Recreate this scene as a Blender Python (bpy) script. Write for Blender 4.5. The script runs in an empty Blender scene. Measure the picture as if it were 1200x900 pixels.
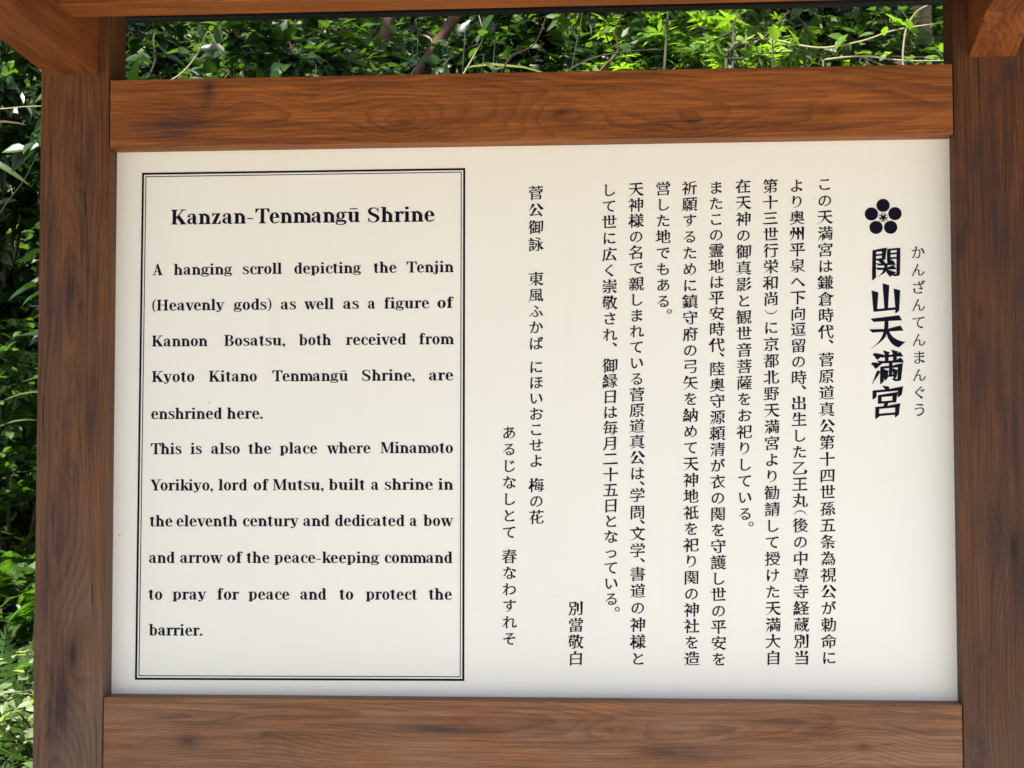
import bpy, bmesh, math, random
from math import sin, cos, pi, radians, sqrt, exp, atan2
from mathutils import Vector, Matrix, noise
from mathutils.geometry import delaunay_2d_cdt
import numpy as np
random.seed(7)
S = bpy.context.scene
COL = S.collection

# ------------------------------------------------------------------ camera
CX, CY, CZ = 0.1639, -2.3996, 1.4838          # eye of the photographer
YAW, PITCH, ROLL, FPX = -0.0769, 0.0520, -0.0016, 2000.0
def cam_axes():
    cy, sy, cp, sp, cr, sr = cos(YAW), sin(YAW), cos(PITCH), sin(PITCH), cos(ROLL), sin(ROLL)
    f = Vector((sy*cp, cy*cp, sp)); r = Vector((cy, -sy, 0)); u = r.cross(f)
    return cr*r + sr*u, -sr*r + cr*u, f
RX, UX, FX = cam_axes()
cd = bpy.data.cameras.new('camera'); cam = bpy.data.objects.new('camera', cd); COL.objects.link(cam)
m = Matrix((RX, UX, -FX)).transposed().to_4x4(); m.translation = (CX, CY, CZ); cam.matrix_world = m
cd.sensor_width = 36; cd.lens = FPX/1200*36; cd.clip_start = 0.05; cd.clip_end = 400
cd.dof.use_dof = True; cd.dof.focus_distance = 2.5; cd.dof.aperture_fstop = 30
S.camera = cam
S.render.resolution_x = 1024; S.render.resolution_y = 768

# ------------------------------------------------------------------ light
SUN_EL, SUN_AZ = radians(64), radians(212)     # azimuth clockwise from +Y
w = bpy.data.worlds.new('World'); S.world = w; w.use_nodes = True
nt = w.node_tree; bg = nt.nodes['Background']
sky = nt.nodes.new('ShaderNodeTexSky'); sky.sky_type = 'NISHITA'; sky.sun_disc = False; sky.dust_density = 3; sky.ozone_density = .4; sky.air_density = .8
sky.sun_elevation = SUN_EL; sky.sun_rotation = SUN_AZ
nt.links.new(sky.outputs[0], bg.inputs[0]); bg.inputs[1].default_value = 0.085
sd = bpy.data.lights.new('sun', 'SUN'); sd.energy = 5.0; sd.angle = radians(0.5); sd.color = (1, .95, .87)
sun = bpy.data.objects.new('sun', sd); COL.objects.link(sun)
sdir = Vector((sin(SUN_AZ)*cos(SUN_EL), cos(SUN_AZ)*cos(SUN_EL), sin(SUN_EL)))
sun.rotation_euler = sdir.to_track_quat('Z', 'Y').to_euler(); sun.location = (0, -6, 12)
S.view_settings.view_transform = 'Standard'; S.view_settings.look = 'None'
S.view_settings.exposure = 1.57; S.view_settings.gamma = 1
S.cycles.max_bounces = 8; S.cycles.diffuse_bounces = 5; S.cycles.transmission_bounces = 5

# ------------------------------------------------------------------ helpers
def ray(px, py): return (FX*FPX + RX*(px-600) - UX*(py-450)).normalized()
def at(px, py, Y):                              # where the sight line of a measured point meets the plane y = Y
    d = ray(px, py); t = (Y-CY)/d.y
    return Vector((CX, CY, CZ)) + d*t
def seen(p):
    d = p - Vector((CX, CY, CZ)); z = d.dot(FX)
    return 600 + FPX*d.dot(RX)/z, 450 - FPX*d.dot(UX)/z, z
def link(name, me, mat=None, parent=None, loc=None, **k):
    o = bpy.data.objects.new(name, me); COL.objects.link(o)
    if mat and me and not me.materials: me.materials.append(mat)
    if loc is not None: o.location = loc
    if parent: o.parent = parent
    for a, b in k.items(): o[a] = b
    return o
def pymesh(name, vs, fs, mat=None, smooth=False):
    me = bpy.data.meshes.new(name); me.from_pydata([tuple(v) for v in vs], [], fs); me.update()
    if mat: me.materials.append(mat)
    if smooth: me.polygons.foreach_set('use_smooth', [True]*len(me.polygons))
    return me
def thing(name, label, cat, loc=(0, 0, 0), group=None):
    o = bpy.data.objects.new(name, None); COL.objects.link(o); o.location = loc; o.empty_display_size = .1
    o['label'] = label; o['category'] = cat
    if group: o['group'] = group
    return o
def hexa(name, lo, hi, mat, parent, bevel=.002, segs=2, label=None):
    """beam between two quads; lo/hi = four world corners each; origin at its centre"""
    pts = [Vector(p) for p in list(lo)+list(hi)]
    c = sum(pts, Vector())/8
    bm = bmesh.new(); v = [bm.verts.new(p-c) for p in pts]
    for f in ((0,3,2,1), (4,5,6,7), (0,1,5,4), (1,2,6,5), (2,3,7,6), (3,0,4,7)): bm.faces.new([v[i] for i in f])
    bmesh.ops.recalc_face_normals(bm, faces=bm.faces)
    if bevel: bmesh.ops.bevel(bm, geom=list(bm.edges), offset=bevel, segments=segs, affect='EDGES', profile=.6)
    me = bpy.data.meshes.new(name); bm.to_mesh(me); bm.free(); me.materials.append(mat)
    o = link(name, me, None, parent)
    o.location = c - (parent.location if parent else Vector())
    if label: o['label'] = label
    return o
def box(name, x0, x1, y0, y1, z0, z1, mat, parent, **k):
    return hexa(name, [(x0,y0,z0),(x1,y0,z0),(x1,y1,z0),(x0,y1,z0)], [(x0,y0,z1),(x1,y0,z1),(x1,y1,z1),(x0,y1,z1)], mat, parent, **k)

class NB:                                       # tiny node builder
    def __init__(s, name):
        s.m = bpy.data.materials.new(name); s.m.use_nodes = True; s.t = s.m.node_tree
        s.b = s.t.nodes['Principled BSDF']; s.out = s.t.nodes['Material Output']
    def n(s, t, **k):
        x = s.t.nodes.new(t)
        for a, b in k.items(): setattr(x, a, b)
        return x
    def L(s, a, b): s.t.links.new(a, b)
    def val(s, sock, v):
        if hasattr(v, 'is_output'): s.L(v, sock)
        else: sock.default_value = v
    def math(s, op, a, b=0., c=None, clamp=False):
        x = s.n('ShaderNodeMath', operation=op, use_clamp=clamp); s.val(x.inputs[0], a); s.val(x.inputs[1], b)
        if c is not None: s.val(x.inputs[2], c)
        return x.outputs[0]
    def xyz(s, x, y, z):
        c = s.n('ShaderNodeCombineXYZ')
        for i, v in enumerate((x, y, z)): s.val(c.inputs[i], v)
        return c.outputs[0]
    def noise(s, vec, scale, detail=2, rough=.5, dist=0):
        x = s.n('ShaderNodeTexNoise'); s.L(vec, x.inputs['Vector'])
        x.inputs['Scale'].default_value = scale; x.inputs['Detail'].default_value = detail
        x.inputs['Roughness'].default_value = rough; x.inputs['Distortion'].default_value = dist
        return x.outputs['Fac']
    def ramp(s, f, stops, interp='LINEAR'):
        x = s.n('ShaderNodeValToRGB'); s.L(f, x.inputs[0]); e = x.color_ramp; e.interpolation = interp
        while len(e.elements) < len(stops): e.elements.new(.5)
        for i, (p, c) in enumerate(stops):
            e.elements[i].position = p; e.elements[i].color = (*c, 1) if len(c) == 3 else c
        return x.outputs[0]
    def mix(s, f, a, b, mode='MIX'):
        x = s.n('ShaderNodeMix', data_type='RGBA', blend_type=mode); s.val(x.inputs[0], f)
        for sock, v in ((x.inputs[6], a), (x.inputs[7], b)):
            if hasattr(v, 'is_output'): s.L(v, sock)
            else: sock.default_value = (*v, 1)
        return x.outputs[2]
    def bump(s, h, strength=.3, dist=.001):
        x = s.n('ShaderNodeBump'); x.inputs['Strength'].default_value = strength; x.inputs['Distance'].default_value = dist
        s.L(h, x.inputs['Height']); s.L(x.outputs[0], s.b.inputs['Normal'])

def wood(name, along, light, dark, knots=(), pith=(.02, .05), freq=150, grey=.25, stain=.5, taper=.02, seed=0., greyend=0., spots=()):
    """sawn cedar: growth rings round a wandering pith, bent round knots; along = 'x' or 'z'"""
    q = NB(name); tc = q.n('ShaderNodeTexCoord').outputs['Object']
    sp = q.n('ShaderNodeSeparateXYZ'); q.L(tc, sp.inputs[0])
    u, v = (sp.outputs[0], sp.outputs[2]) if along == 'x' else (sp.outputs[2], sp.outputs[0])
    if along == 'y': u, v = sp.outputs[1], sp.outputs[0]
    d = sp.outputs[1] if along != 'y' else sp.outputs[2]
    base = q.xyz(q.math('MULTIPLY', u, 2.2), q.math('MULTIPLY_ADD', v, 7., seed), q.math('MULTIPLY', d, 7.))
    n1 = q.math('MULTIPLY_ADD', q.noise(base, 1., 2), .075, -.0375)
    v1 = q.math('ADD', q.math('ADD', v, pith[0]), n1)
    d1 = q.math('ADD', q.math('ADD', d, pith[1]), q.math('MULTIPLY', u, taper))
    r = q.math('SQRT', q.math('ADD', q.math('MULTIPLY', v1, v1), q.math('MULTIPLY', d1, d1)))
    core = 0.
    for (ku, kv, amp, su, sv) in knots:
        a = q.math('DIVIDE', q.math('SUBTRACT', u, ku), su); b = q.math('DIVIDE', q.math('SUBTRACT', v, kv), sv)
        e = q.math('ADD', q.math('MULTIPLY', a, a), q.math('MULTIPLY', b, b))
        g = q.math('EXPONENT', q.math('MULTIPLY', e, -1.))
        r = q.math('ADD', r, q.math('MULTIPLY', g, amp))
        g2 = q.math('MULTIPLY', q.math('EXPONENT', q.math('MULTIPLY', e, -28.)), min(1, abs(amp)*28))
        core = q.math('MAXIMUM', g2, core)
    wob = q.noise(q.xyz(q.math('MULTIPLY', u, 9.), q.math('MULTIPLY', v, 40.), q.math('MULTIPLY_ADD', d, 40., seed)), 1., 2)
    jit = q.noise(q.xyz(q.math('MULTIPLY', u, 30.), q.math('MULTIPLY', v, 260.), q.math('MULTIPLY_ADD', d, 260., seed)), 1., 2)
    ph = q.math('ADD', q.math('MULTIPLY', r, freq*1.25), q.math('MULTIPLY_ADD', wob, .9, q.math('MULTIPLY', jit, .45)))
    fr = q.math('FRACT', ph)
    rings = q.ramp(fr, [(0, (0,0,0)), (.45, (.12,.12,.12)), (.8, (.65,.65,.65)), (.92, (1,1,1)), (1, (0,0,0))], 'EASE')
    ringamt = q.math('MULTIPLY', rings, q.math('MULTIPLY_ADD', q.noise(base, 3.1, 4, .6), 2.0, -.30, clamp=True), clamp=True)
    streak = q.noise(q.xyz(q.math('MULTIPLY', u, 5.), q.math('MULTIPLY', v, 130.), q.math('MULTIPLY_ADD', d, 130., seed+5)), 1., 4, .65)
    fib = q.noise(q.xyz(q.math('MULTIPLY', u, 14.), q.math('MULTIPLY', v, 300.), q.math('MULTIPLY_ADD', d, 300., seed)), 1., 3, .7)
    c = q.mix(ringamt, light, dark)
    c = q.mix(q.math('MULTIPLY_ADD', streak, 2.6, -.95, clamp=True), q.mix(.75, c, dark), q.mix(.2, c, (light[0]*1.5, light[1]*1.5, light[2]*1.5)))
    c = q.mix(q.math('MULTIPLY_ADD', fib, 2.6, -.80, clamp=True), q.mix(.55, c, (.02,.008,.004)), c)
    patch = q.noise(q.xyz(q.math('MULTIPLY', u, 5.), q.math('MULTIPLY', v, 11.), q.math('MULTIPLY_ADD', d, 9., seed+3)), 1., 4, .6, .3)
    tone = q.noise(q.xyz(q.math('MULTIPLY', u, 3.), q.math('MULTIPLY', v, 22.), q.math('MULTIPLY_ADD', d, 20., seed+9)), 1., 3)
    c = q.mix(q.math('MULTIPLY_ADD', tone, 1.6, -.5, clamp=True), c, q.mix(.35, c, (light[0]*1.4, light[1]*1.5, light[2]*1.5)))
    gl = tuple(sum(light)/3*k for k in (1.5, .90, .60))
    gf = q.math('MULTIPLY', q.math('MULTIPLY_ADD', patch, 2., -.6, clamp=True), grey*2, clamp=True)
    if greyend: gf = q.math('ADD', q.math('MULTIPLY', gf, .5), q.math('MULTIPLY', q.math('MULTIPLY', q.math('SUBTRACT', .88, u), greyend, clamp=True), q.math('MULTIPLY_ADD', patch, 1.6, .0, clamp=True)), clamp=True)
    c = q.mix(gf, c, q.mix(q.math('MULTIPLY', q.math('ADD', ringamt, q.math('MULTIPLY_ADD', streak, -2., 1.25, clamp=True)), .6, clamp=True), gl, tuple(x*.42 for x in gl)))
    st = q.noise(q.xyz(q.math('MULTIPLY', u, 9.), q.math('MULTIPLY', v, 20.), q.math('MULTIPLY_ADD', d, 20., seed+31)), 1., 3, .55)
    c = q.mix(q.math('MULTIPLY', q.math('MULTIPLY_ADD', st, 5., -3.0, clamp=True), stain*.75), c, (.040, .020, .022))
    for (su_, sv_, au, av, k_) in spots:         # water and knot stains where the timber shows them
        a = q.math('DIVIDE', q.math('SUBTRACT', u, su_), au); b = q.math('DIVIDE', q.math('SUBTRACT', v, sv_), av)
        e = q.math('ADD', q.math('MULTIPLY', a, a), q.math('MULTIPLY', b, b))
        e = q.math('EXPONENT', q.math('MULTIPLY', q.math('ADD', e, q.math('ADD', q.math('MULTIPLY_ADD', st, 3.4, -3.2), q.math('MULTIPLY_ADD', streak, 2.4, q.math('MULTIPLY', fib, 1.2)))), -1.), clamp=True)
        c = q.mix(q.math('MULTIPLY', e, min(.92, k_*1.45)), c, (.045, .024, .026))
    chk = q.noise(q.xyz(q.math('MULTIPLY', u, 7.), q.math('MULTIPLY', v, 210.), q.math('MULTIPLY_ADD', d, 210., seed+55)), 1., 1, .4)
    chk = q.math('MULTIPLY_ADD', chk, 26., -19.2, clamp=True)          # hair-thin drying checks
    c = q.mix(q.math('MULTIPLY', chk, .8), c, (.015, .007, .004))
    if knots: c = q.mix(core, c, (.02, .009, .005))
    gm = q.n('ShaderNodeGamma'); q.L(c, gm.inputs[0]); gm.inputs[1].default_value = 1.22; c = gm.outputs[0]   # deeper, more contrasty timber colours
    kk = 1.42 if along == 'x' else 1.22
    c = q.mix(1., c, (kk*.96, kk*1.07, kk*1.2), 'MULTIPLY')
    q.L(c, q.b.inputs['Base Color']); q.b.inputs['Roughness'].default_value = .68
    q.b.inputs['Specular IOR Level'].default_value = .3
    h = q.math('SUBTRACT', q.math('MULTIPLY', fib, .5), q.math('ADD', q.math('MULTIPLY', ringamt, .5), chk))
    q.bump(h, .5, .0012)
    return q.m

def plain(name, col, rough=.6, spec=.3, var=.15, scale=30, metallic=0):
    q = NB(name); tc = q.n('ShaderNodeTexCoord').outputs['Object']
    n = q.noise(tc, scale, 4)
    q.L(q.mix(n, tuple(c*(1-var) for c in col), tuple(c*(1+var) for c in col)), q.b.inputs['Base Color'])
    q.b.inputs['Roughness'].default_value = rough; q.b.inputs['Specular IOR Level'].default_value = spec
    q.b.inputs['Metallic'].default_value = metallic
    return q.m

def leafmat(name, a, b, gloss=.35, transl=.35, dead=.0):
    q = NB(name)
    oi = q.n('ShaderNodeObjectInfo').outputs['Random']; ge = q.n('ShaderNodeNewGeometry').outputs['Random Per Island']
    rnd = q.math('FRACT', q.math('ADD', oi, ge))
    c = q.mix(rnd, a, b)
    c = q.mix(q.math('GREATER_THAN', rnd, 1-dead), c, (.16, .09, .03))
    tc = q.n('ShaderNodeTexCoord').outputs['Object']
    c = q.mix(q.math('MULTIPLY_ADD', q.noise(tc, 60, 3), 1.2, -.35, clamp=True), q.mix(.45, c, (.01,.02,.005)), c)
    q.L(c, q.b.inputs['Base Color']); q.b.inputs['Roughness'].default_value = gloss; q.b.inputs['Specular IOR Level'].default_value = .5
    tr = q.n('ShaderNodeBsdfTranslucent'); q.L(q.mix(.5, c, (b[0]*2., b[1]*2.2, b[2]*.6)), tr.inputs[0])
    mx = q.n('ShaderNodeMixShader'); mx.inputs[0].default_value = transl
    q.L(q.b.outputs[0], mx.inputs[1]); q.L(tr.outputs[0], mx.inputs[2]); q.L(mx.outputs[0], q.out.inputs[0])
    return q.m
# ------------------------------------------------------------------ ground
def gz(x, y):                                   # path, then a bank rising behind the board
    h = 0.0
    if y > .7:
        t = y-.7
        h = .62*t + .10*min(t, 1)*noise.noise(Vector((x*.9, y*.9, 3)))*1.5
        h += .05*min(t, 1)*noise.noise(Vector((x*3.1, y*3.1, 8)))
        if t > 9: h -= (t-9)*.42
    else: h = .012*noise.noise(Vector((x*1.3, y*1.3, 5)))
    return h
def axis(a, b, s, far): 
    v = []; x = a
    while x < b: v.append(x); x += s
    v.append(b)
    out = [a-far, a-far*.5, a-far*.2, a-far*.08] + v + [b+far*.08, b+far*.2, b+far*.5, b+far]
    return out
def sheet(name, xs, ys, mat, zf):
    vs = [(x, y, zf(x, y)) for y in ys for x in xs]; n = len(xs)
    fs = [(j*n+i, j*n+i+1, (j+1)*n+i+1, (j+1)*n+i) for j in range(len(ys)-1) for i in range(n-1)]
    o = link(name, pymesh(name, vs, fs, mat, True)); o['kind'] = 'structure'; return o
q = NB('soil'); tc = q.n('ShaderNodeTexCoord').outputs['Object']
n = q.noise(tc, 9, 6, .7); n2 = q.noise(tc, 55, 4, .7)
c = q.mix(q.math('MULTIPLY_ADD', n2, 1.6, -.4, clamp=True), (.012,.009,.006), (.05,.034,.02))
c = q.mix(q.math('MULTIPLY_ADD', n, 4, -1.9, clamp=True), c, (.02,.04,.012))
q.L(c, q.b.inputs['Base Color']); q.b.inputs['Roughness'].default_value = .95; q.bump(n2, 1, .02); SOIL = q.m
q = NB('path_gravel'); tc = q.n('ShaderNodeTexCoord').outputs['Object']
n = q.noise(tc, 120, 3, .6); n2 = q.noise(tc, 1.2, 3)
c = q.mix(n, (.32,.30,.25), (.62,.60,.54)); c = q.mix(q.math('MULTIPLY', n2, .4), c, (.24,.21,.14))
q.L(c, q.b.inputs['Base Color']); q.b.inputs['Roughness'].default_value = .95; q.bump(n, 1, .01); GRAVEL = q.m
xs = axis(-5, 5, .1, 120); ysb = [.45+.1*i for i in range(105)] + [13, 18, 30, 60, 130]
sheet('hillside', xs, ysb, SOIL, gz)
sheet('gravel_path', axis(-5, 5, .5, 120), [-130, -60, -25, -12, -8, -6, -5, -4, -3, -2, -1.5, -1, -.5, 0, .45], GRAVEL, lambda x, y: gz(x, y) if y > .3 else .02*noise.noise(Vector((x, y, 1))))

# ------------------------------------------------------------------ the signboard
LT, DK = (.40, .142, .030), (.12, .033, .007)
W_UP = wood('cedar_upper_rail', 'x', LT, DK,
    knots=[(.055, -.010, .020, .07, .026), (-.17, -.02, -.016, .05, .03), (-.455, .008, .012, .03, .014), (.425, -.012, .007, .03, .014), (-.30, .02, .010, .05, .02), (.24, -.034, -.010, .05, .03)],
    pith=(.004, .085), freq=150, grey=.02, stain=.10, taper=.05, seed=2.3, spots=[(-.50,-.028,.045,.016,.5),(-.475,-.005,.03,.012,.42),(-.448,.03,.010,.014,.6)])
W_LO = wood('cedar_lower_rail', 'x', (.34, .148, .062), (.09, .036, .015),
    knots=[(-.36, .01, .014, .05, .02), (.12, .02, .009, .05, .014), (.46, .0, .018, .06, .03)], pith=(-.03, .06), freq=210, grey=.4, stain=.5, taper=.03, seed=7.7, spots=[(-.47,.0,.015,.01,.6),(-.1,.02,.05,.008,.4),(.22,-.01,.06,.008,.45),(.40,.02,.03,.008,.4)])
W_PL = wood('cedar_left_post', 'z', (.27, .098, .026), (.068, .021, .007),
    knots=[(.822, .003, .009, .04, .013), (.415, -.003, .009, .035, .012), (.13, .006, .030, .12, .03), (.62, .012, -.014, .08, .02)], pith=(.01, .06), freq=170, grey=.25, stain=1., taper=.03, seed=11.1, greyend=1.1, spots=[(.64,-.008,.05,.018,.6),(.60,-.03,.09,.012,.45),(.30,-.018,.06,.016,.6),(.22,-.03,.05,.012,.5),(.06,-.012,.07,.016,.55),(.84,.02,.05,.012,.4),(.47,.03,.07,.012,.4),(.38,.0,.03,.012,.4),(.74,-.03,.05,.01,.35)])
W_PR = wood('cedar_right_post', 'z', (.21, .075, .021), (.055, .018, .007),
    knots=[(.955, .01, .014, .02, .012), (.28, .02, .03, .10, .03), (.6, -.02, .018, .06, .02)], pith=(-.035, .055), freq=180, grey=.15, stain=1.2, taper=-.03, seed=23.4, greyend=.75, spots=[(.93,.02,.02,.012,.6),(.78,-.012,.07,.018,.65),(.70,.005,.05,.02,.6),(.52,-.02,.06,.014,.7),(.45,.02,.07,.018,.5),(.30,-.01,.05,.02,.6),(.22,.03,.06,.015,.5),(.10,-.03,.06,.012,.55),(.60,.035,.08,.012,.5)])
W_AR = wood('cedar_bracket', 'y', (.36, .115, .022), (.13, .034, .008), pith=(.02, .05), freq=170, grey=.03, stain=.3, seed=5)
W_BM = wood('cedar_beam', 'x', (.40, .14, .026), (.18, .05, .010), pith=(.01, .07), freq=170, grey=.03, stain=.3, seed=15)
DARKM = plain('dark_metal_edge', (.012, .012, .018), .45, .4, .1, 8)

sign = thing('signboard', 'roofed wooden notice board with white panel of English and Japanese text', 'sign', (0, 0, 0))
YF, YB = -.0395, .040
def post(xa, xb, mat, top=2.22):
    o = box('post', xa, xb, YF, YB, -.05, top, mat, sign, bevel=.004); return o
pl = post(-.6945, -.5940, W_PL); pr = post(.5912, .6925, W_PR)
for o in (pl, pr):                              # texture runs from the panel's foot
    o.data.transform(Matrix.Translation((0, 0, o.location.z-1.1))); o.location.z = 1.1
RB = .0012
box('upper_rail', -.5929, .5901, -.0385, .036, 1.9478, 2.0448, W_UP, sign, bevel=RB)
box('lower_rail', -.5929, .5901, -.0385, .036, 1.055, 1.1705, W_LO, sign, bevel=RB)
# tenons that carry the rails into the posts, set back in the joint
for (x0, x1) in ((-.600, -.585), (.582, .598)):
    for (z0, z1) in ((1.956, 2.036), (1.066, 1.160)):
        box('tenon', x0, x1, -.022, .02, z0, z1, W_BM, sign, bevel=0)
# arms that carry the eaves beam: bottom climbs forward
def arm(xa, xb, rise):
    n = 8; L = .32; pts = []
    for i in range(n+1):
        t = L*i/n; pts.append((YF - .0005 - t, min(2.085, 2.053 + rise*t)))
    top = 2.2
    bm = bmesh.new(); rings = []
    for x in (xa, xb):
        lo = [bm.verts.new((x, y, min(z, 2.185))) for y, z in pts]
        hi = [bm.verts.new((x, y, min(2.162, 2.168+(y+.172)*.26-.003))) for y, z in pts]
        rings.append((lo, hi))
    (l0, h0), (l1, h1) = rings
    for i in range(n):
        bm.faces.new((l0[i], l0[i+1], h0[i+1], h0[i])); bm.faces.new((l1[i+1], l1[i], h1[i], h1[i+1]))
        bm.faces.new((l0[i+1], l0[i], l1[i], l1[i+1])); bm.faces.new((h0[i], h0[i+1], h1[i+1], h1[i]))
    bm.faces.new((l0[0], h0[0], h1[0], l1[0])); bm.faces.new((h0[n], l0[n], l1[n], h1[n]))
    bmesh.ops.recalc_face_normals(bm, faces=bm.faces)
    c = Vector(((xa+xb)/2, YF-.2, 2.08)); bmesh.ops.translate(bm, verts=bm.verts, vec=-c)
    me = bpy.data.meshes.new('bracket_arm'); bm.to_mesh(me); bm.free(); me.materials.append(W_AR)
    return link('bracket_arm', me, None, sign, c)
arm(-.684, -.611, .035); arm(.6125, .6750, .26)
# eaves beam on the arms, roof rising to the back
box('eaves_beam', -.95, .95, -.205, -.140, 2.108, 2.165, W_BM, sign, bevel=.003)
def roofz(y): return 2.168 + (y+.172)*.26
for i in range(7):
    x = -.9 + i*.3
    y0, y1 = -.66, .47
    hexa('rafter', [(x-.018,y0,roofz(y0)),(x+.018,y0,roofz(y0)),(x+.018,y1,roofz(y1)),(x-.018,y1,roofz(y1))],
         [(x-.018,y0,roofz(y0)+.04),(x+.018,y0,roofz(y0)+.04),(x+.018,y1,roofz(y1)+.04),(x-.018,y1,roofz(y1)+.04)], W_BM, sign, bevel=.002)
nb = 12
for i in range(nb):                             # roof boards laid side by side under the sheet
    y0 = -.70 + 1.2*i/nb; y1 = y0 + 1.2/nb - .004
    za, zb = roofz(y0)+.042, roofz(y1)+.042
    hexa('roof_board', [(-1.0,y0,za),(1.0,y0,za),(1.0,y1,zb),(-1.0,y1,zb)], [(-1.0,y0,za+.014),(1.0,y0,za+.014),(1.0,y1,zb+.014),(-1.0,y1,zb+.014)], W_BM, sign, bevel=.001, segs=1)
y0, y1 = -.73, .53
hexa('roof_sheet', [(-1.04,y0,roofz(y0)+.06),(1.04,y0,roofz(y0)+.06),(1.04,y1,roofz(y1)+.06),(-1.04,y1,roofz(y1)+.06)],
     [(-1.04,y0,roofz(y0)+.07),(1.04,y0,roofz(y0)+.07),(1.04,y1,roofz(y1)+.07),(-1.04,y1,roofz(y1)+.07)], DARKM, sign, bevel=.002)
box('rear_fascia', -1.04, 1.04, .478, .50, 2.273, roofz(.478)+.056, DARKM, sign, bevel=.002)
# tie beam under the rafters, between the post heads
box('tie_beam', -.5935, .5908, -.03, .03, 2.225-.02, 2.262-.02, W_BM, sign, bevel=.003)

# white panel
q = NB('white_panel'); tc = q.n('ShaderNodeTexCoord').outputs['Object']
n = q.noise(tc, 3.5, 4, .55); n2 = q.noise(tc, 500, 2)
c = q.mix(n, (.825,.83,.775), (.86,.865,.82))
sp = q.n('ShaderNodeSeparateXYZ'); q.L(tc, sp.inputs[0])
streak = q.noise(q.xyz(q.math('MULTIPLY', sp.outputs[0], 26.), 0., q.math('MULTIPLY', sp.outputs[2], 1.4)), 1., 3, .6)
c = q.mix(q.math('MULTIPLY', q.math('MULTIPLY_ADD', streak, 3., -1.75, clamp=True), .1), c, (.60,.57,.49))
speck = q.noise(tc, 95, 1, .4)
c = q.mix(q.math('MULTIPLY', q.math('MULTIPLY_ADD', speck, 30., -25.0, clamp=True), .5), c, (.30,.26,.2))
q.L(c, q.b.inputs['Base Color']); q.b.inputs['Roughness'].default_value = .38; q.b.inputs['Specular IOR Level'].default_value = .4
q.bump(n2, .05, .0003); PANEL = q.m
panel = box('panel', -.602, .600, 0, .006, 1.160, 1.958, PANEL, sign, bevel=0)
PC = panel.location.copy()
INK = plain('navy_ink', (.004, .003, .016), .6, .1, .1, 40)

# ------------------------------------------------------------------ lettering
LIFT = -.0004
def pp(px, py):                                 # measured place on the photograph -> panel coordinates (x, z)
    p = at(px, py, 0.); return p.x, p.z
class Flat:
    """flat print collected as triangles/quads, each stroke a hair above the last"""
    def __init__(s): s.v = []; s.f = []; s.k = 0
    def strip(s, L, R):
        s.k += 1; y = LIFT - (s.k % 12)*.000012; b = len(s.v)
        for a, c in zip(L, R): s.v += [(a[0], y, a[1]), (c[0], y, c[1])]
        for i in range(len(L)-1):
            j = b+2*i; s.f.append((j, j+1, j+3, j+2))
    def fan(s, pts):
        s.k += 1; y = LIFT - (s.k % 12)*.000012; b = len(s.v)
        s.v += [(p[0], y, p[1]) for p in pts]; s.f.append(tuple(range(b, b+len(pts))))
    def build(s, name, label=None):
        me = pymesh(name, [(x-PC.x, y-PC.y, z-PC.z) for x, y, z in s.v], s.f, INK)
        o = link(name, me, None, panel)
        if label: o['label'] = label
        return o
# --- roman letters, drawn stroke by stroke: cap height 1, x-height .72, narrow modern serif
SW, TH, X = .185, .062, .72
def spl(P, W, n=5):
    out = []; m_ = len(P)
    for i in range(m_-1):
        p0, p1, p2, p3 = P[max(i-1,0)], P[i], P[i+1], P[min(i+2,m_-1)]
        for k in range(n):
            t = k/n; t2 = t*t; t3 = t2*t
            q_ = [.5*((2*p1[j])+(-p0[j]+p2[j])*t+(2*p0[j]-5*p1[j]+4*p2[j]-p3[j])*t2+(-p0[j]+3*p1[j]-3*p2[j]+p3[j])*t3) for j in (0,1)]
            tt = t*t*(3-2*t); out.append((q_[0], q_[1], W[i]*(1-tt)+W[i+1]*tt))
    out.append((*P[-1], W[-1])); return out
class G:
    def __init__(s): s.st = []
    def poly(s, *p): s.st.append(('f', list(p))); return s
    def rect(s, a, b, c, d): return s.poly((a,b),(c,b),(c,d),(a,d))
    def stroke(s, P, W, n=5):
        c = spl(P, W, n); L = []; R = []
        for i in range(len(c)):
            a = c[max(i-1,0)]; b = c[min(i+1,len(c)-1)]; dx, dy = b[0]-a[0], b[1]-a[1]; l = sqrt(dx*dx+dy*dy) or 1
            nx, ny = -dy/l*c[i][2]/2, dx/l*c[i][2]/2
            L.append((c[i][0]+nx, c[i][1]+ny)); R.append((c[i][0]-nx, c[i][1]-ny))
        s.st.append(('s', L, R)); return s
    def dot(s, x, y, r): return s.poly(*[(x+r*cos(2*pi*k/14), y+r*sin(2*pi*k/14)) for k in range(14)])
    def stem(s, x, y0, y1): return s.rect(x, y0, x+SW, y1)
    def foot(s, x, o=.075, w=None, y=0):
        w = w or SW; s.rect(x-o, y, x+w+o, y+TH); s.poly((x-o*.6,y+TH),(x+w+o*.6,y+TH),(x+w,y+TH*1.9),(x,y+TH*1.9)); return s
    def head(s, x, y, o=.075, w=None):
        w = w or SW; s.rect(x-o, y-TH, x+w+o, y); s.poly((x,y-TH*1.9),(x+w,y-TH*1.9),(x+w+o*.6,y-TH),(x-o*.6,y-TH)); return s
    def flag(s, x, y): return s.poly((x-.085, y-TH-.02), (x-.085, y-.035), (x+.05, y), (x+.05, y-TH*1.9), (x, y-TH*1.6))
    def ell(s, cx, cy, rx, ry, tw, tt=TH, a0=0, a1=360, n=28):
        L = []; R = []
        for k in range(n+1):
            a = radians(a0+(a1-a0)*k/n)
            L.append((cx+rx*cos(a), cy+ry*sin(a))); R.append((cx+(rx-tw)*cos(a), cy+(ry-tt)*sin(a)))
        s.st.append(('s', L, R)); return s
GL = {}
def g(ch, adv): GL[ch] = (G(), adv); return GL[ch][0]
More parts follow.
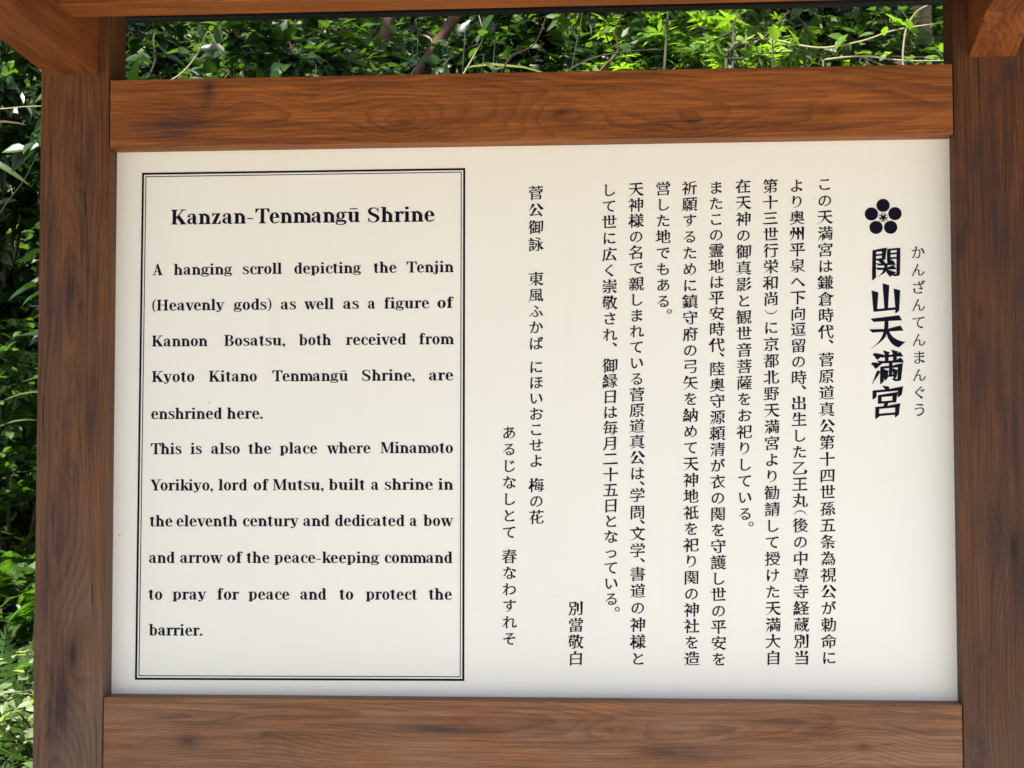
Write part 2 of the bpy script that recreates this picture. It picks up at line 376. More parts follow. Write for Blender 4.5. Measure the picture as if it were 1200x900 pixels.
def arch(G_, x, w, y=X):                         # shoulder from a stem to the next one
    G_.stroke([(x+SW*.8, y-.16), (x+SW+.07, y-.045), (x+w*.62+.04, y-.045), (x+w+SW*.5, y-.20)], [.035, .06, .12, SW])
    G_.rect(x+w, 0, x+w+SW, y-.19)
a_ = g('a', 0.624)
a_.stroke([(.10,.53),(.15,.64),(.27,.685),(.38,.64),(.405,.5)], [.08,.07,.07,.13,SW]).dot(.125,.54,.075).rect(.315,.1,.315+SW,.52)
a_.stroke([(.36,.42),(.25,.385),(.13,.30),(.115,.16),(.19,.055),(.29,.07),(.36,.16)], [.04,.06,.13,.165,.10,.05,.04])
a_.stroke([(.4,.16),(.43,.05),(.50,.03),(.575,.09)], [SW,.13,.07,.03])
b_ = g('b', 0.671); b_.stem(.09,0,1.02).flag(.09,1.04).ell(.375,.36,.245,.37,.175,.06,-130,130)
c_ = g('c', 0.527); c_.ell(.305,.36,.26,.375,.18,.06,62,300).dot(.45,.52,.078).stroke([(.42,.67),(.46,.62),(.49,.55)],[.05,.08,.07]).stroke([(.40,.03),(.48,.08),(.53,.17)],[.07,.06,.03])
d_ = g('d', 0.644); d_.stem(.38,0,1.02).flag(.38,1.04).ell(.30,.36,.255,.37,.175,.06,50,310).rect(.38,0,.64,TH)
e_ = g('e', 0.592); e_.ell(.30,.36,.26,.375,.18,.055,0,310).rect(.12,.36,.56,.415).stroke([(.44,.04),(.51,.10),(.55,.19)],[.055,.05,.03])
e_.poly((.38,.36),(.56,.36),(.56,.40),(.38,.40))
f_ = g('f', .455); f_.rect(.11,0,.11+SW,.8).foot(.11).rect(.02,X-TH,.40,X).stroke([(.2,.78),(.22,.93),(.31,1.0),(.41,.96)],[SW,.15,.07,.05]).dot(.405,.915,.072)
g_ = g('g', 0.615)
g_.ell(.27,.46,.225,.26,.15,.05).stroke([(.40,.64),(.48,.70),(.56,.68)],[.05,.06,.07]).dot(.545,.655,.05)
g_.stroke([(.15,.26),(.08,.20),(.12,.12),(.30,.11),(.47,.09),(.53,0),(.44,-.11),(.25,-.135),(.08,-.10),(.06,-.01),(.15,.06)],[.05,.08,.12,.14,.14,.12,.07,.055,.07,.09,.05])
h_ = g('h', 0.695); h_.stem(.09,0,1.02).flag(.09,1.04).foot(.09,.06); arch(h_,.09,.33); h_.foot(.42,.06)
i_ = g('i', 0.375); i_.stem(.09,0,X-.02).flag(.09,X).foot(.09).dot(.175,.93,.10)
j_ = g('j', 0.377); j_.stem(.10,.0,X-.02).flag(.10,X).dot(.185,.93,.10).stroke([(.192,.02),(.18,-.09),(.10,-.14),(.01,-.10)],[SW,.13,.06,.06]).dot(.01,-.08,.06)
k_ = g('k', 0.608); k_.stem(.09,0,1.02).flag(.09,1.04).foot(.09,.06).stroke([(.25,.28),(.53,.69)],[.06,.06],1).stroke([(.34,.42),(.56,.03)],[.19,.19],1).rect(.40,X-TH,.64,X).rect(.42,0,.69,TH)
l_ = g('l', 0.364); l_.stem(.09,0,1.02).flag(.09,1.04).foot(.09)
m_g = g('m', 0.950); m_g.stem(.09,0,X-.02).flag(.09,X).foot(.09,.06); arch(m_g,.09,.33); m_g.foot(.42,.05); arch(m_g,.42,.33); m_g.foot(.75,.06)
n_ = g('n', 0.676); n_.stem(.09,0,X-.02).flag(.09,X).foot(.09,.06); arch(n_,.09,.33); n_.foot(.42,.06)
o_ = g('o', 0.604); o_.ell(.30,.36,.265,.375,.18,.055)
p_ = g('p', 0.682); p_.stem(.09,-.14,X-.02).flag(.09,X).foot(.09,.07,y=-.17).ell(.375,.36,.255,.37,.175,.06,-130,130)
r_ = g('r', 0.494); r_.stem(.09,0,X-.02).flag(.09,X).foot(.09).stroke([(.25,.50),(.30,.63),(.38,.685),(.45,.64)],[.04,.06,.08,.10]).dot(.43,.60,.08)
s_ = g('s', .515); s_.stroke([(.42,.55),(.36,.665),(.23,.69),(.12,.62),(.13,.49),(.27,.39),(.40,.29),(.41,.13),(.30,.035),(.15,.045),(.07,.19)],[.05,.06,.06,.12,.14,.17,.15,.12,.06,.06,.05]).poly((.40,.50),(.44,.50),(.44,.71),(.405,.71)).poly((.05,.01),(.085,.01),(.085,.23),(.05,.23))
t_ = g('t', 0.439); t_.rect(.10,.14,.10+SW,.86).poly((.10,.78),(.10+SW,.93),(.10+SW,.78)).poly((.01,X-TH),(.10,X-TH),(.10,.80)).rect(.01,X-TH,.38,X).stroke([(.192,.16),(.22,.045),(.31,.035),(.40,.13)],[SW,.12,.06,.035])
def ug(G_):
    G_.stem(.09,.2,X-.02).flag(.09,X).stem(.42,0,X-.02).flag(.42,X).rect(.42,0,.68,TH)
    G_.stroke([(.182,.21),(.22,.08),(.31,.045),(.44,.15)],[SW,.14,.07,.035])
ug(g('u', .71)); uu = g('ū', 0.684); ug(uu); uu.rect(.14,.86,.55,.93)
v_ = g('v', 0.568); v_.stroke([(.13,X-.03),(.34,.0)],[.20,.16],1).stroke([(.34,0),(.52,X-.03)],[.055,.055],1).rect(0,X-TH,.29,X).rect(.40,X-TH,.63,X)
w_ = g('w', 0.854); w_.stroke([(.13,X-.03),(.30,0)],[.19,.15],1).stroke([(.30,0),(.45,X-.05)],[.055,.055],1).stroke([(.44,X-.03),(.63,0)],[.19,.15],1).stroke([(.63,0),(.80,X-.03)],[.055,.055],1).rect(0,X-TH,.58,X).rect(.70,X-TH,.93,X)
y_ = g('y', 0.621); y_.stroke([(.13,X-.03),(.34,.02)],[.20,.16],1).stroke([(.52,X-.03),(.36,.10),(.27,-.09),(.15,-.13)],[.055,.055,.06,.06]).dot(.12,-.09,.075).rect(0,X-TH,.29,X).rect(.40,X-TH,.63,X)
z_ = g('z', 0.571); z_.stroke([(.40,X-.03),(.15,.03)],[.18,.18],1).rect(.06,X-TH,.50,X).rect(.05,0,.52,TH).poly((.06,X),(.06,X-.2),(.10,X-.2),(.17,X-TH)).poly((.52,0),(.52,.23),(.475,.23),(.39,TH))
A_ = g('A', 0.766); A_.stroke([(.38,1.0),(.62,0)],[.16,.21],1).stroke([(.38,.98),(.14,0)],[.06,.06],1).rect(.22,.30,.55,.36).rect(.02,0,.28,TH).rect(.46,0,.79,TH)
B_ = g('B', 0.759); B_.stem(.12,0,1).rect(.03,0,.45,TH).rect(.03,1-TH,.43,1).rect(.28,.50,.44,.55).ell(.42,.76,.25,.24,.17,TH,-90,90).ell(.43,.265,.29,.265,.18,TH,-90,90)
H_ = g('H', 0.905); H_.stem(.11,0,1).stem(.60,0,1).rect(.29,.48,.62,.54)
for x in (.11,.60): H_.foot(x).head(x,1)
K_ = g('K', 0.855); K_.stem(.11,0,1).foot(.11).head(.11,1).stroke([(.27,.36),(.66,.97)],[.06,.06],1).stroke([(.38,.58),(.70,.03)],[.21,.21],1).rect(.52,1-TH,.82,1).rect(.50,0,.88,TH)
M_ = g('M', 1.051); M_.rect(.12,0,.18,1).rect(.03,0,.28,TH).rect(.03,1-TH,.33,1).stroke([(.22,.98),(.50,.06)],[.20,.15],1).stroke([(.50,.06),(.80,.96)],[.055,.055],1).stem(.77,0,1).foot(.77).rect(.77,1-TH,1.03,1)
S_ = g('S', .71); S_.stroke([(.57,.74),(.50,.90),(.33,.965),(.16,.89),(.12,.73),(.22,.58),(.42,.46),(.55,.33),(.54,.15),(.40,.035),(.22,.045),(.08,.26)],[.05,.06,.065,.12,.16,.19,.20,.18,.14,.065,.06,.05]).poly((.545,.68),(.59,.68),(.59,1.0),(.555,1.0)).poly((.06,0),(.10,0),(.10,.32),(.06,.32))
T_ = g('T', 0.760); T_.stem(.33,0,1).foot(.33,.1).rect(.05,1-TH,.79,1).poly((.05,1),(.05,.70),(.09,.70),(.20,1-TH)).poly((.79,1),(.79,.70),(.75,.70),(.64,1-TH))
Y_ = g('Y', 0.733); Y_.stem(.33,0,.45).foot(.33,.09).stroke([(.17,.97),(.42,.40)],[.21,.19],1).stroke([(.45,.42),(.68,.97)],[.06,.06],1).rect(.02,1-TH,.36,1).rect(.54,1-TH,.83,1)
g('(', 0.325).stroke([(.30,1.08),(.13,.80),(.09,.45),(.13,.10),(.30,-.16)],[.03,.09,.12,.09,.03])
g(')', 0.394).stroke([(.04,1.08),(.21,.80),(.25,.45),(.21,.10),(.04,-.16)],[.03,.09,.12,.09,.03])
g('.', 0.262).dot(.12,.09,.10)
g(',', 0.207).dot(.12,.09,.10).stroke([(.17,.07),(.15,-.07),(.07,-.13)],[.09,.07,.03])
g('-', .44).rect(.05,.30,.37,.37)

def word(F, txt, x0, x1, zb, cap):              # x0..x1 measured on the panel
    tot = sum(GL[c][1] for c in txt); first, last = .03, .04
    sx = (x1-x0)/(tot-.05)
    x = -.02
    for c in txt:
        gl, adv = GL[c]
        T = lambda p: (x0+(x+p[0])*sx, zb+p[1]*cap)
        for st in gl.st:
            if st[0] == 'f': F.fan([T(p) for p in st[1]])
            else: F.strip([T(p) for p in st[1]], [T(p) for p in st[2]])
        x += adv
BASE = [  # baseline y at x = 180 and x = 530, cap height, words with their measured ends
 (263.2, 259.6, 18.0, 'Kanzan-Tenmangū 200.4 421.4 Shrine 430.7 509.2'),
 (322.6, 319.0, 13.2, 'A 178.8 190 hanging 203.7 272 scroll 284.3 330.2 depicting 344.6 423 the 437.7 464.7 Tenjin 476 531.4'),
 (364.2, 361.0, 13.2, '(Heavenly 178.4 262.5 gods) 274 319 as 328.8 347 well 356.9 391 as 402 420.7 a 431 440 figure 450 503 of 512.3 531'),
 (406.2, 403.4, 13.2, 'Kannon 178 243 Bosatsu, 262.5 333.6 both 350.4 388 received 405.5 475.7 from 491 530.9'),
 (447.8, 445.8, 13.2, 'Kyoto 178 228 Kitano 244.7 301.3 Tenmangū 318.7 407.6 Shrine, 424 485.4 are 502.6 531.2'),
 (491.2, 490.0, 13.2, 'enshrined 177 260 here. 266 308.4'),
 (532.4, 530.9, 13.2, 'This 176.3 212.8 is 223.3 236.5 also 247.3 281.3 the 291 317.8 place 328 371.7 where 383.6 434.2 Minamoto 445.8 531'),
 (575.0, 573.9, 13.2, 'Yorikiyo, 176.3 249 lord 256.2 289.5 of 296.8 314.3 Mutsu, 319.6 378.7 built 385.3 427.8 a 434.8 444 shrine 450.5 507.4 in 513.6 530.9'),
 (617.0, 616.4, 13.2, 'the 175.4 202.2 eleventh 206.6 278.2 century 284.3 349.7 and 355.2 386 dedicated 392.3 474 a 480 488.7 bow 496.2 530'),
 (659.8, 659.8, 13.2, 'and 174.6 204.6 arrow 211 259.7 of 266 283.6 the 288.8 315.8 peace-keeping 321.5 444.1 command 450.5 530'),
 (702.7, 702.8, 13.2, 'to 174 190.4 pray 202.3 241.4 for 254.4 279.6 peace 291.3 339.1 and 351.7 382.2 to 397.6 414.2 protect 428.8 488.8 the 502.4 529.6'),
 (744.8, 745.0, 13.2, 'barrier. 174.6 237.5')]
MM = .0012                                       # metres a pixel covers on the panel
for k, (ya, yb, cap, ws) in enumerate(BASE):
    t = ws.split()
    for i in range(0, len(t), 3):
        F = Flat()
        xa, xb = float(t[i+1]), float(t[i+2])
        y = ya+(yb-ya)*((xa+xb)/2-180)/350
        (x0, z0), (x1, z1) = pp(xa, y), pp(xb, y)
        word(F, t[i], x0, x1, (z0+z1)/2, cap*MM)
        F.build('heading_word' if k == 0 else 'word', 'large bold serif heading word' if k == 0 else None)
# --- double ruled border round the English text
F = Flat()
def rule(F, P, wd, inset):
    q_ = [pp(*p) for p in P]; cx = sum(p[0] for p in q_)/4; cz = sum(p[1] for p in q_)/4
    def off(d): return [(p[0]+(d if p[0] < cx else -d), p[1]+(d if p[1] < cz else -d)) for p in q_]
    a, b = off(inset), off(inset+wd); a.append(a[0]); b.append(b[0]); F.strip(a, b)
PB = [(166.6, 202.6), (545.3, 197), (544.2, 798), (158.2, 796.6)]
rule(F, PB, .0030, 0); rule(F, PB, .0012, .0052)
F.build('ruled_border')
# --- Japanese glyphs: outlines of Blender's own fallback font, reworked towards brush strokes
fc = bpy.data.curves.new('glyph_source', 'FONT'); fo = bpy.data.objects.new('glyph_source', fc); COL.objects.link(fo)
GC = {}
def outlines(ch):
    fc.body = ch; bpy.context.view_layer.update()
    dg = bpy.context.evaluated_depsgraph_get(); oe = fo.evaluated_get(dg); k = oe.to_curve(dg)
    res = []
    for s in k.splines:
        pts = [(Vector(p.handle_left[:2]), Vector(p.co[:2]), Vector(p.handle_right[:2])) for p in s.bezier_points]
        res.append(pts)
    oe.to_curve_clear(); return res
def area(P): return .5*sum(P[i][0]*P[(i+1)%len(P)][1]-P[(i+1)%len(P)][0]*P[i][1] for i in range(len(P)))
def brush(ch, ax, ay, amt):
    key = (ch, ax, ay, amt)
    if key in GC: return GC[key]
    loops = []
    for bz in outlines(ch):
        n = len(bz); co = [b[1].copy() for b in bz]; hl = [b[0].copy() for b in bz]; hr = [b[2].copy() for b in bz]
        ar = area(co); sg = 1 if ar > 0 else -1
        move = [Vector((0, 0)) for _ in co]
        def straight(i):
            a, b = co[i], co[(i+1)%n]; d = b-a
            if d.length < 1e-6: return False
            return all(abs(d.x*(h-a).y-d.y*(h-a).x)/d.length < .004 for h in (hr[i], hl[(i+1)%n]))
        outer = sg * OUTER > 0
        for i in range(n):
            j = (i+1) % n; a, b = co[i], co[j]; d = b-a; L = d.length
            if not straight(i) or L > .115 or L < .03 or not outer: continue
            pv = a - hl[i] if (a-hl[i]).length > 1e-5 else a-co[i-1]
            nx = hr[j]-b if (hr[j]-b).length > 1e-5 else co[(j+1)%n]-b
            if pv.length < 1e-6 or nx.length < 1e-6: continue
            t1 = (pv.x*d.y-pv.y*d.x)/(pv.length*L); t2 = (d.x*nx.y-d.y*nx.x)/(L*nx.length)
            if t1*sg < .6 or t2*sg < .6: continue        # both ends must be convex corners
            nrm = Vector((d.y, -d.x))*sg/L               # outward
            top, bot = (i, j) if a.y > b.y else (j, i)
            lf, rt = (i, j) if a.x < b.x else (j, i)
            k_ = amt
            if nrm.x > .85: move[top] += Vector((-.025, .040))*k_; move[bot] += Vector((.030, -.012))*k_
            elif nrm.x < -.85: move[top] += Vector((-.045, .022))*k_; move[bot] += Vector((.012, .006))*k_
            elif nrm.y > .85: move[lf] += Vector((-.045, .030))*k_; move[rt] += Vector((.022, -.020))*k_
            elif nrm.y < -.85: move[lf] += Vector((-.004, -.030))*k_; move[rt] += Vector((.004, .022))*k_
            elif nrm.y < 0 and nrm.x < 0:                # sweep to lower left: taper to a point
                mid = (a+b)/2; move[i] += (mid-a)*.75*k_ + nrm*.035*k_; move[j] += (mid-b)*.75*k_ + nrm*.035*k_
            elif nrm.y < 0 and nrm.x > 0:                # press to lower right: swell, then point
                move[rt] += Vector((.045, .02))*k_; move[lf] += Vector((-.03, -.03))*k_
        # square shoulders (top right corners) pushed out
        for i in range(n):
            if not outer: break
            a = co[i]-co[i-1]; b = co[(i+1)%n]-co[i]
            if a.length < .12 or b.length < .12: continue
            t = (a.x*b.y-a.y*b.x)/(a.length*b.length)
            if t*sg > .8 and straight(i-1) and straight(i):
                if (sg > 0 and a.y > .7*a.length and b.x < -.7*b.length) or (sg < 0 and a.x > .7*a.length and b.y < -.7*b.length):
                    move[i] += Vector((.028, .030))*amt
        poly = []
        for i in range(n):
            j = (i+1) % n
            p0, p3 = co[i]+move[i], co[j]+move[j]; p1, p2 = hr[i]+move[i], hl[j]+move[j]
            st = straight(i); m2 = 1 if st and (p3-p0).length < .06 else (3 if st else 5)
            for k in range(m2):
                t = k/m2; s1 = 1-t
                if st: poly.append(p0.lerp(p3, t))
                else: poly.append(s1**3*p0 + 3*s1*s1*t*p1 + 3*s1*t*t*p2 + t**3*p3)
        # weight: verticals fatter, horizontals finer; a slight swell along the stroke
        N = len(poly); out = []
        for i in range(N):
            a, b, c = poly[i-1], poly[i], poly[(i+1)%N]
            u_ = b-a; v_ = c-b
            if u_.length < 1e-6 or v_.length < 1e-6: out.append(b.copy()); continue
            n1 = Vector((u_.y, -u_.x))/u_.length*OUTER; n2 = Vector((v_.y, -v_.x))/v_.length*OUTER
            nn = n1+n2
            nn = nn/max(.6, nn.length*nn.length/2) if nn.length > .2 else n1
            k_ = 1+.2*noise.noise(Vector((b.x*5, b.y*5, ord(ch)*.13)))
            out.append(Vector((b.x+nn.x*ax*k_, b.y+nn.y*ay*k_)))
        loops.append(out)
    # brush slope: lines climb to the right
    for P in loops:
        for p in P: p.y += .055*(p.x-.5)*amt; p.x += .018*(p.y-.36)*amt
    # fill: constrained triangulation, kept where the outlines wind round a triangle
    V = []; E = []; A = []; B = []
    for P in loops:
        b0 = len(V); n = len(P); V += P
        for i in range(n):
            E.append((b0+i, b0+(i+1)%n)); A.append((P[i].x, P[i].y)); B.append((P[(i+1)%n].x, P[(i+1)%n].y))
    vo, eo, to = delaunay_2d_cdt(V, E, [], 0, 1e-6)[:3]
    A = np.array(A); B = np.array(B); C3 = np.array([[sum(vo[i].x for i in t)/3, sum(vo[i].y for i in t)/3] for t in to])
    ax_, ay_ = A[None,:,0], A[None,:,1]; bx_, by_ = B[None,:,0], B[None,:,1]; qx, qy = C3[:,None,0], C3[:,None,1]
    side = (bx_-ax_)*(qy-ay_)-(qx-ax_)*(by_-ay_)
    wn = ((ay_ <= qy)&(by_ > qy)&(side > 0)).sum(1).astype(int) - ((ay_ > qy)&(by_ <= qy)&(side < 0)).sum(1)
    vs = [(v.x, v.y) for v in vo]; fs = [tuple(t) for t, k in zip(to, wn*OUTER) if k > 0]
    GC[key] = (vs, fs); return GC[key]
# which way round do outer loops run in this font?
_o = outlines('一'); OUTER = 1 if area([b[1] for b in _o[0]]) > 0 else -1
def glyph(F, ch, cx, cz, em, st=(.006, -.008, 1.), ex=1.):
    vs, fs = brush(ch, *st); F.k += 1; y = LIFT - (F.k % 12)*.000012; b = len(F.v)
    # the em box of the fallback font: 0..1 across, -.12...88 high
    F.v += [(cx+(vx-.5)*em*ex, y, cz+(vy-.38)*em*.95) for vx, vy in vs]
    F.f += [tuple(b+i for i in f) for f in fs]
EMS = 18.6*MM
COLS = [  # (x at y=216, x at y=771), then runs: text, first centre y, last centre y
 (966.4, 971.6, [('この天満宮は鎌倉時代', 215.8, 388.8), ('、', 388.8, 0), ('菅原道真公第十四世孫五条為視公が勅命に', 421.5, 770.8)]),
 (933.7, 939.5, [('より奥州平泉へ下向逗留の時', 217.6, 442.5), ('、', 442.5, 0), ('出生した乙王丸', 472.5, 586.5), ('︵', 601, 0), ('後の中尊寺経蔵別当', 615.7, 770.8)]),
 (902.7, 906.1, [('第十三世行栄和尚', 218.2, 350.2), ('︶', 365.5, 0), ('に京都北野天満宮より勧請して授けた天満大自', 384, 770.8)]),
 (871.0, 874.0, [('在天神の御真影と観世音菩薩をお祀りしている', 218.2, 602), ('。', 602, 0)]),
 (839.0, 842.4, [('またこの霊地は平安時代', 220, 404.3), ('、', 404.3, 0), ('陸奥守源頼清が衣の関を守護し世の平安を', 432.2, 772.5)]),
 (808.0, 810.8, [('祈願するために鎮守府の弓矢を納めて天神地祇を祀り関の神社を造', 220.3, 771.8)]),
 (777.0, 778.6, [('営した地でもある', 221, 353), ('。', 353, 0)]),
 (745.3, 747.7, [('天神様の名で親しまれている菅原道真公は', 221.7, 554.8), ('、', 554.8, 0), ('学問', 580.3, 600.2), ('、', 600.2, 0), ('文学', 625.4, 645), ('、', 645, 0), ('書道の神様と', 672.6, 771.8)]),
 (713.8, 716.7, [('して世に広く崇敬され', 222.7, 392.2), ('、', 392.2, 0), ('御縁日は毎月二十五日となっている', 428.4, 701.8), ('。', 701.8, 0)]),
 (674.4, 674.8, [('別當敬白', 712.9, 771.4)]),
 (627.9, 629.0, [('菅公御詠', 226, 286.4), ('東風ふかば', 326.8, 402.5), ('にほいおこせよ', 430, 540), ('梅の花', 568.5, 606)]),
 (596.0, 597.2, [('あるじなしとて', 507, 623.7), ('春なわすれそ', 652, 748.4)]),
]
KANA = set('このはよりへにてしたとまをおるいすめでもあれくさなっふかばほせがじわそんぐうざけき')
for xa, xb, runs in COLS:
    F = Flat(); poem = xa < 640
    def cx_(y): return xa+(xb-xa)*(y-216)/555
    for txt, y0, y1 in runs:
        if poem and F.v: F.build('text_column'); F = Flat()
        if txt in '、。':
            y = y0+ (12.6 if txt == '、' else 13.5); x = cx_(y)+ (5.5 if txt == '、' else 7)
            # the font's own mark sits lower left in its box
            px_, pz_ = pp(x, y); glyph(F, txt, px_+.31*EMS, pz_+.36*EMS, EMS, (.004, -.002, .6)); continue
        if txt in '︵︶':
            px_, pz_ = pp(cx_(y0), y0); s_ = 1 if txt == '︵' else -1
            P = [(px_-.40*EMS, pz_-.12*EMS*s_), (px_-.22*EMS, pz_+.06*EMS*s_), (px_, pz_+.12*EMS*s_), (px_+.22*EMS, pz_+.06*EMS*s_), (px_+.40*EMS, pz_-.12*EMS*s_)]
            G0 = G(); G0.stroke(P, [.0004, .001, .0014, .001, .0004]); F.strip(G0.st[0][1], G0.st[0][2]); continue
        n = len(txt)
        for i, ch in enumerate(txt):
            y = y0+(y1-y0)*i/max(1, n-1)
            px_, pz_ = pp(cx_(y), y); kana = ch in KANA
            glyph(F, ch, px_, pz_, EMS*(.94 if kana else 1.), (.012, .003, .8) if kana else (.013, -.006, 1.), .98)
    F.build('text_column')
F = Flat()
for i, ch in enumerate('関山天満宮'):
    px_, pz_ = pp(1038.4+.25*i, [307.8, 350, 388.5, 430, 470.5][i])
    glyph(F, ch, px_, pz_, 40*MM*(1., .96, 1.04, 1.02, 1.02)[i], (.021, .003, 1.5), .92)
F.build('title_lettering', 'large bold Japanese title')
F = Flat()
for i, ch in enumerate('かんざんてんまんぐう'):
    y = 295.8+(480.4-295.8)*i/9; px_, pz_ = pp(1075.6+2.1*i/9, y)
    glyph(F, ch, px_, pz_, 17.8*MM, (.004, -.006, .9), .92)
F.build('reading_lettering', 'small phonetic characters beside the title')
bpy.data.objects.remove(fo)
# --- plum blossom crest
F = Flat(); x0, z0 = pp(1035, 255); rr = 14.2*MM
def disc(F, x, z, r, n=26): F.fan([(x+r*cos(2*pi*k/n), z+r*sin(2*pi*k/n)) for k in range(n)])
for k in range(5):
    a = pi/2+2*pi*k/5; disc(F, x0+rr*cos(a), z0+rr*sin(a), 7.7*MM)
disc(F, x0, z0, 2.5*MM, 14)
for k in range(5):
    for da in (-.30, .30, pi/5):
        a = pi/2+2*pi*k/5+da; r1 = (5.0 if da != pi/5 else 4.0)*MM
        G0 = G(); G0.stroke([(x0, z0), (x0+r1*cos(a), z0+r1*sin(a))], [.0011, .0007], 1); F.strip(G0.st[0][1], G0.st[0][2])
        disc(F, x0+r1*cos(a), z0+r1*sin(a), .7*MM, 8)
F.build('plum_blossom_crest')
# ------------------------------------------------------------------ vegetation behind the board
BARK = plain('brown_bark', (.10, .06, .04), .9, .2, .5, 40)
PALEBARK = plain('pale_bark', (.11, .10, .07), .85, .2, .8, 60)
TWIG = plain('green_twig', (.03, .032, .015), .7, .3, .3, 20)
DRY = plain('dry_vine', (.28, .25, .15), .7, .3, .3, 20)
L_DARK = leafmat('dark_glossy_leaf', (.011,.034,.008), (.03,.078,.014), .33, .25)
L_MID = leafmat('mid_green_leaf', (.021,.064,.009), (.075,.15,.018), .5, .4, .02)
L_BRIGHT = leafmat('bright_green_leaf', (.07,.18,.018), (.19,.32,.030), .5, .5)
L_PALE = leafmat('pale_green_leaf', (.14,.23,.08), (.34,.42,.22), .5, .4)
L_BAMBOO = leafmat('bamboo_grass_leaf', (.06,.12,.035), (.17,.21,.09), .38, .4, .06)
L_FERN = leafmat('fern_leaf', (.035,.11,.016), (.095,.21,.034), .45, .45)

def leaf_shape(kind):
    """a leaf lying along +y, up +z, length 1; folded on the midrib and curling down"""
    vs = []; fs = []
    if kind in ('ovate', 'blade', 'small'):
        prof = {'ovate': [(0,.0),(.12,.16),(.32,.27),(.55,.25),(.8,.12),(1,.0)],
                'small': [(0,.0),(.2,.2),(.5,.29),(.8,.18),(1,.0)],
                'blade': [(0,.0),(.1,.045),(.3,.065),(.6,.055),(.85,.03),(1,.0)]}[kind]
        curl = {'ovate': .18, 'small': .12, 'blade': .38}[kind]
        for t, w_ in prof:
            z = -curl*t*t
            vs += [(-w_, t, z+w_*.35), (0, t, z), (w_, t, z+w_*.35)]
        for i in range(len(prof)-1):
            a = 3*i; fs += [(a, a+1, a+4, a+3), (a+1, a+2, a+5, a+4)]
    elif kind == 'lobed':                        # five pointed lobes from one stalk
        for k, (ang, ln) in enumerate(((-100,.55),(-50,.85),(0,1.0),(50,.85),(100,.55))):
            a = radians(ang); dx, dy = sin(a), cos(a); nx, ny = dy, -dx; b = len(vs)
            z = -.12*ln
            o_ = (0, .08, 0)
            vs += [(0,.05,0), (dx*ln*.45+nx*.13, .05+dy*ln*.45+ny*.13, .02), (dx*ln, .05+dy*ln, z), (dx*ln*.45-nx*.13, .05+dy*ln*.45-ny*.13, .02), (dx*ln*.45, .05+dy*ln*.45, -.01)]
            fs += [(b, b+1, b+4), (b+1, b+2, b+4), (b+2, b+3, b+4), (b+3, b, b+4)]
    elif kind == 'frond':                        # fern: paired leaflets on an arching stalk
        n = 13
        for i in range(n):
            t = .12+.86*i/n; z = .10*sin(t*pi)-.22*t*t; ln = .30*sin(pi*min(1, t*.85+.18))**.8*(1-.55*t)
            for sgn in (-1, 1):
                b = len(vs); x1 = sgn*ln
                vs += [(0, t-.012, z), (x1*.5, t+.055, z-.01), (x1, t+.09, z-.05-.06*ln), (x1*.5, t-.012, z-.012), (0, t+.02, z)]
                fs += [(b, b+3, b+1, b+4), (b+3, b+2, b+1)]
        b = len(vs)
        for i in range(7):
            t = i/6; z = .10*sin(t*pi)-.22*t*t; vs += [(-.007*(1-t*.8), t, z+.002), (.007*(1-t*.8), t, z+.002)]
        for i in range(6): fs.append((b+2*i, b+2*i+1, b+2*i+3, b+2*i+2))
    return vs, fs
SHAPES = {k: leaf_shape(k) for k in ('ovate', 'blade', 'small', 'lobed', 'frond')}
LEAFME = {}
def leaf_mesh(kind, mat):
    if (kind, mat.name) not in LEAFME: LEAFME[kind, mat.name] = pymesh(kind+'_leaf', *SHAPES[kind], mat, True)
    return LEAFME[kind, mat.name]
def frame(d, up=Vector((0,0,1)), roll=0.):
    y = d.normalized(); x = y.cross(up)
    if x.length < 1e-3: x = Vector((1,0,0))
    x.normalize(); z = x.cross(y)
    return Matrix((x, y, z)).transposed() @ Matrix.Rotation(roll, 3, 'Y')
def in_view(p):
    x, y, z = seen(p)
    if z < .1: return False
    return (138 < x < 1115 and -6 < y < 100) or (-12 < x < 52 and 30 < y < 912)
def tube(vs, fs, pts, rads, n=6):
    b = len(vs)
    for i, p in enumerate(pts):
        d = (pts[min(i+1,len(pts)-1)]-pts[max(i-1,0)]); M = frame(d, Vector((.13,.31,.94)))
        for k in range(n):
            a = 2*pi*k/n; vs.append(p + M @ Vector((cos(a)*rads[i], 0, sin(a)*rads[i])))
    for i in range(len(pts)-1):
        for k in range(n): fs.append((b+i*n+k, b+i*n+(k+1)%n, b+(i+1)*n+(k+1)%n, b+(i+1)*n+k))
    fs.append(tuple(b+k for k in range(n))[::-1]); fs.append(tuple(b+(len(pts)-1)*n+k for k in range(n)))
def curve_pts(p0, p1, n, wob, rnd, sag=0.):
    out = []
    o1 = Vector((rnd.uniform(-1,1), rnd.uniform(-1,1), rnd.uniform(-1,1)))*wob
    for i in range(n+1):
        t = i/n; p = p0.lerp(p1, t) + o1*sin(pi*t) + Vector((0,0,-sag*4*t*(1-t)))
        p += Vector((rnd.uniform(-1,1), rnd.uniform(-1,1), rnd.uniform(-1,1)))*wob*.15*(0 < i < n)
        out.append(p)
    return out
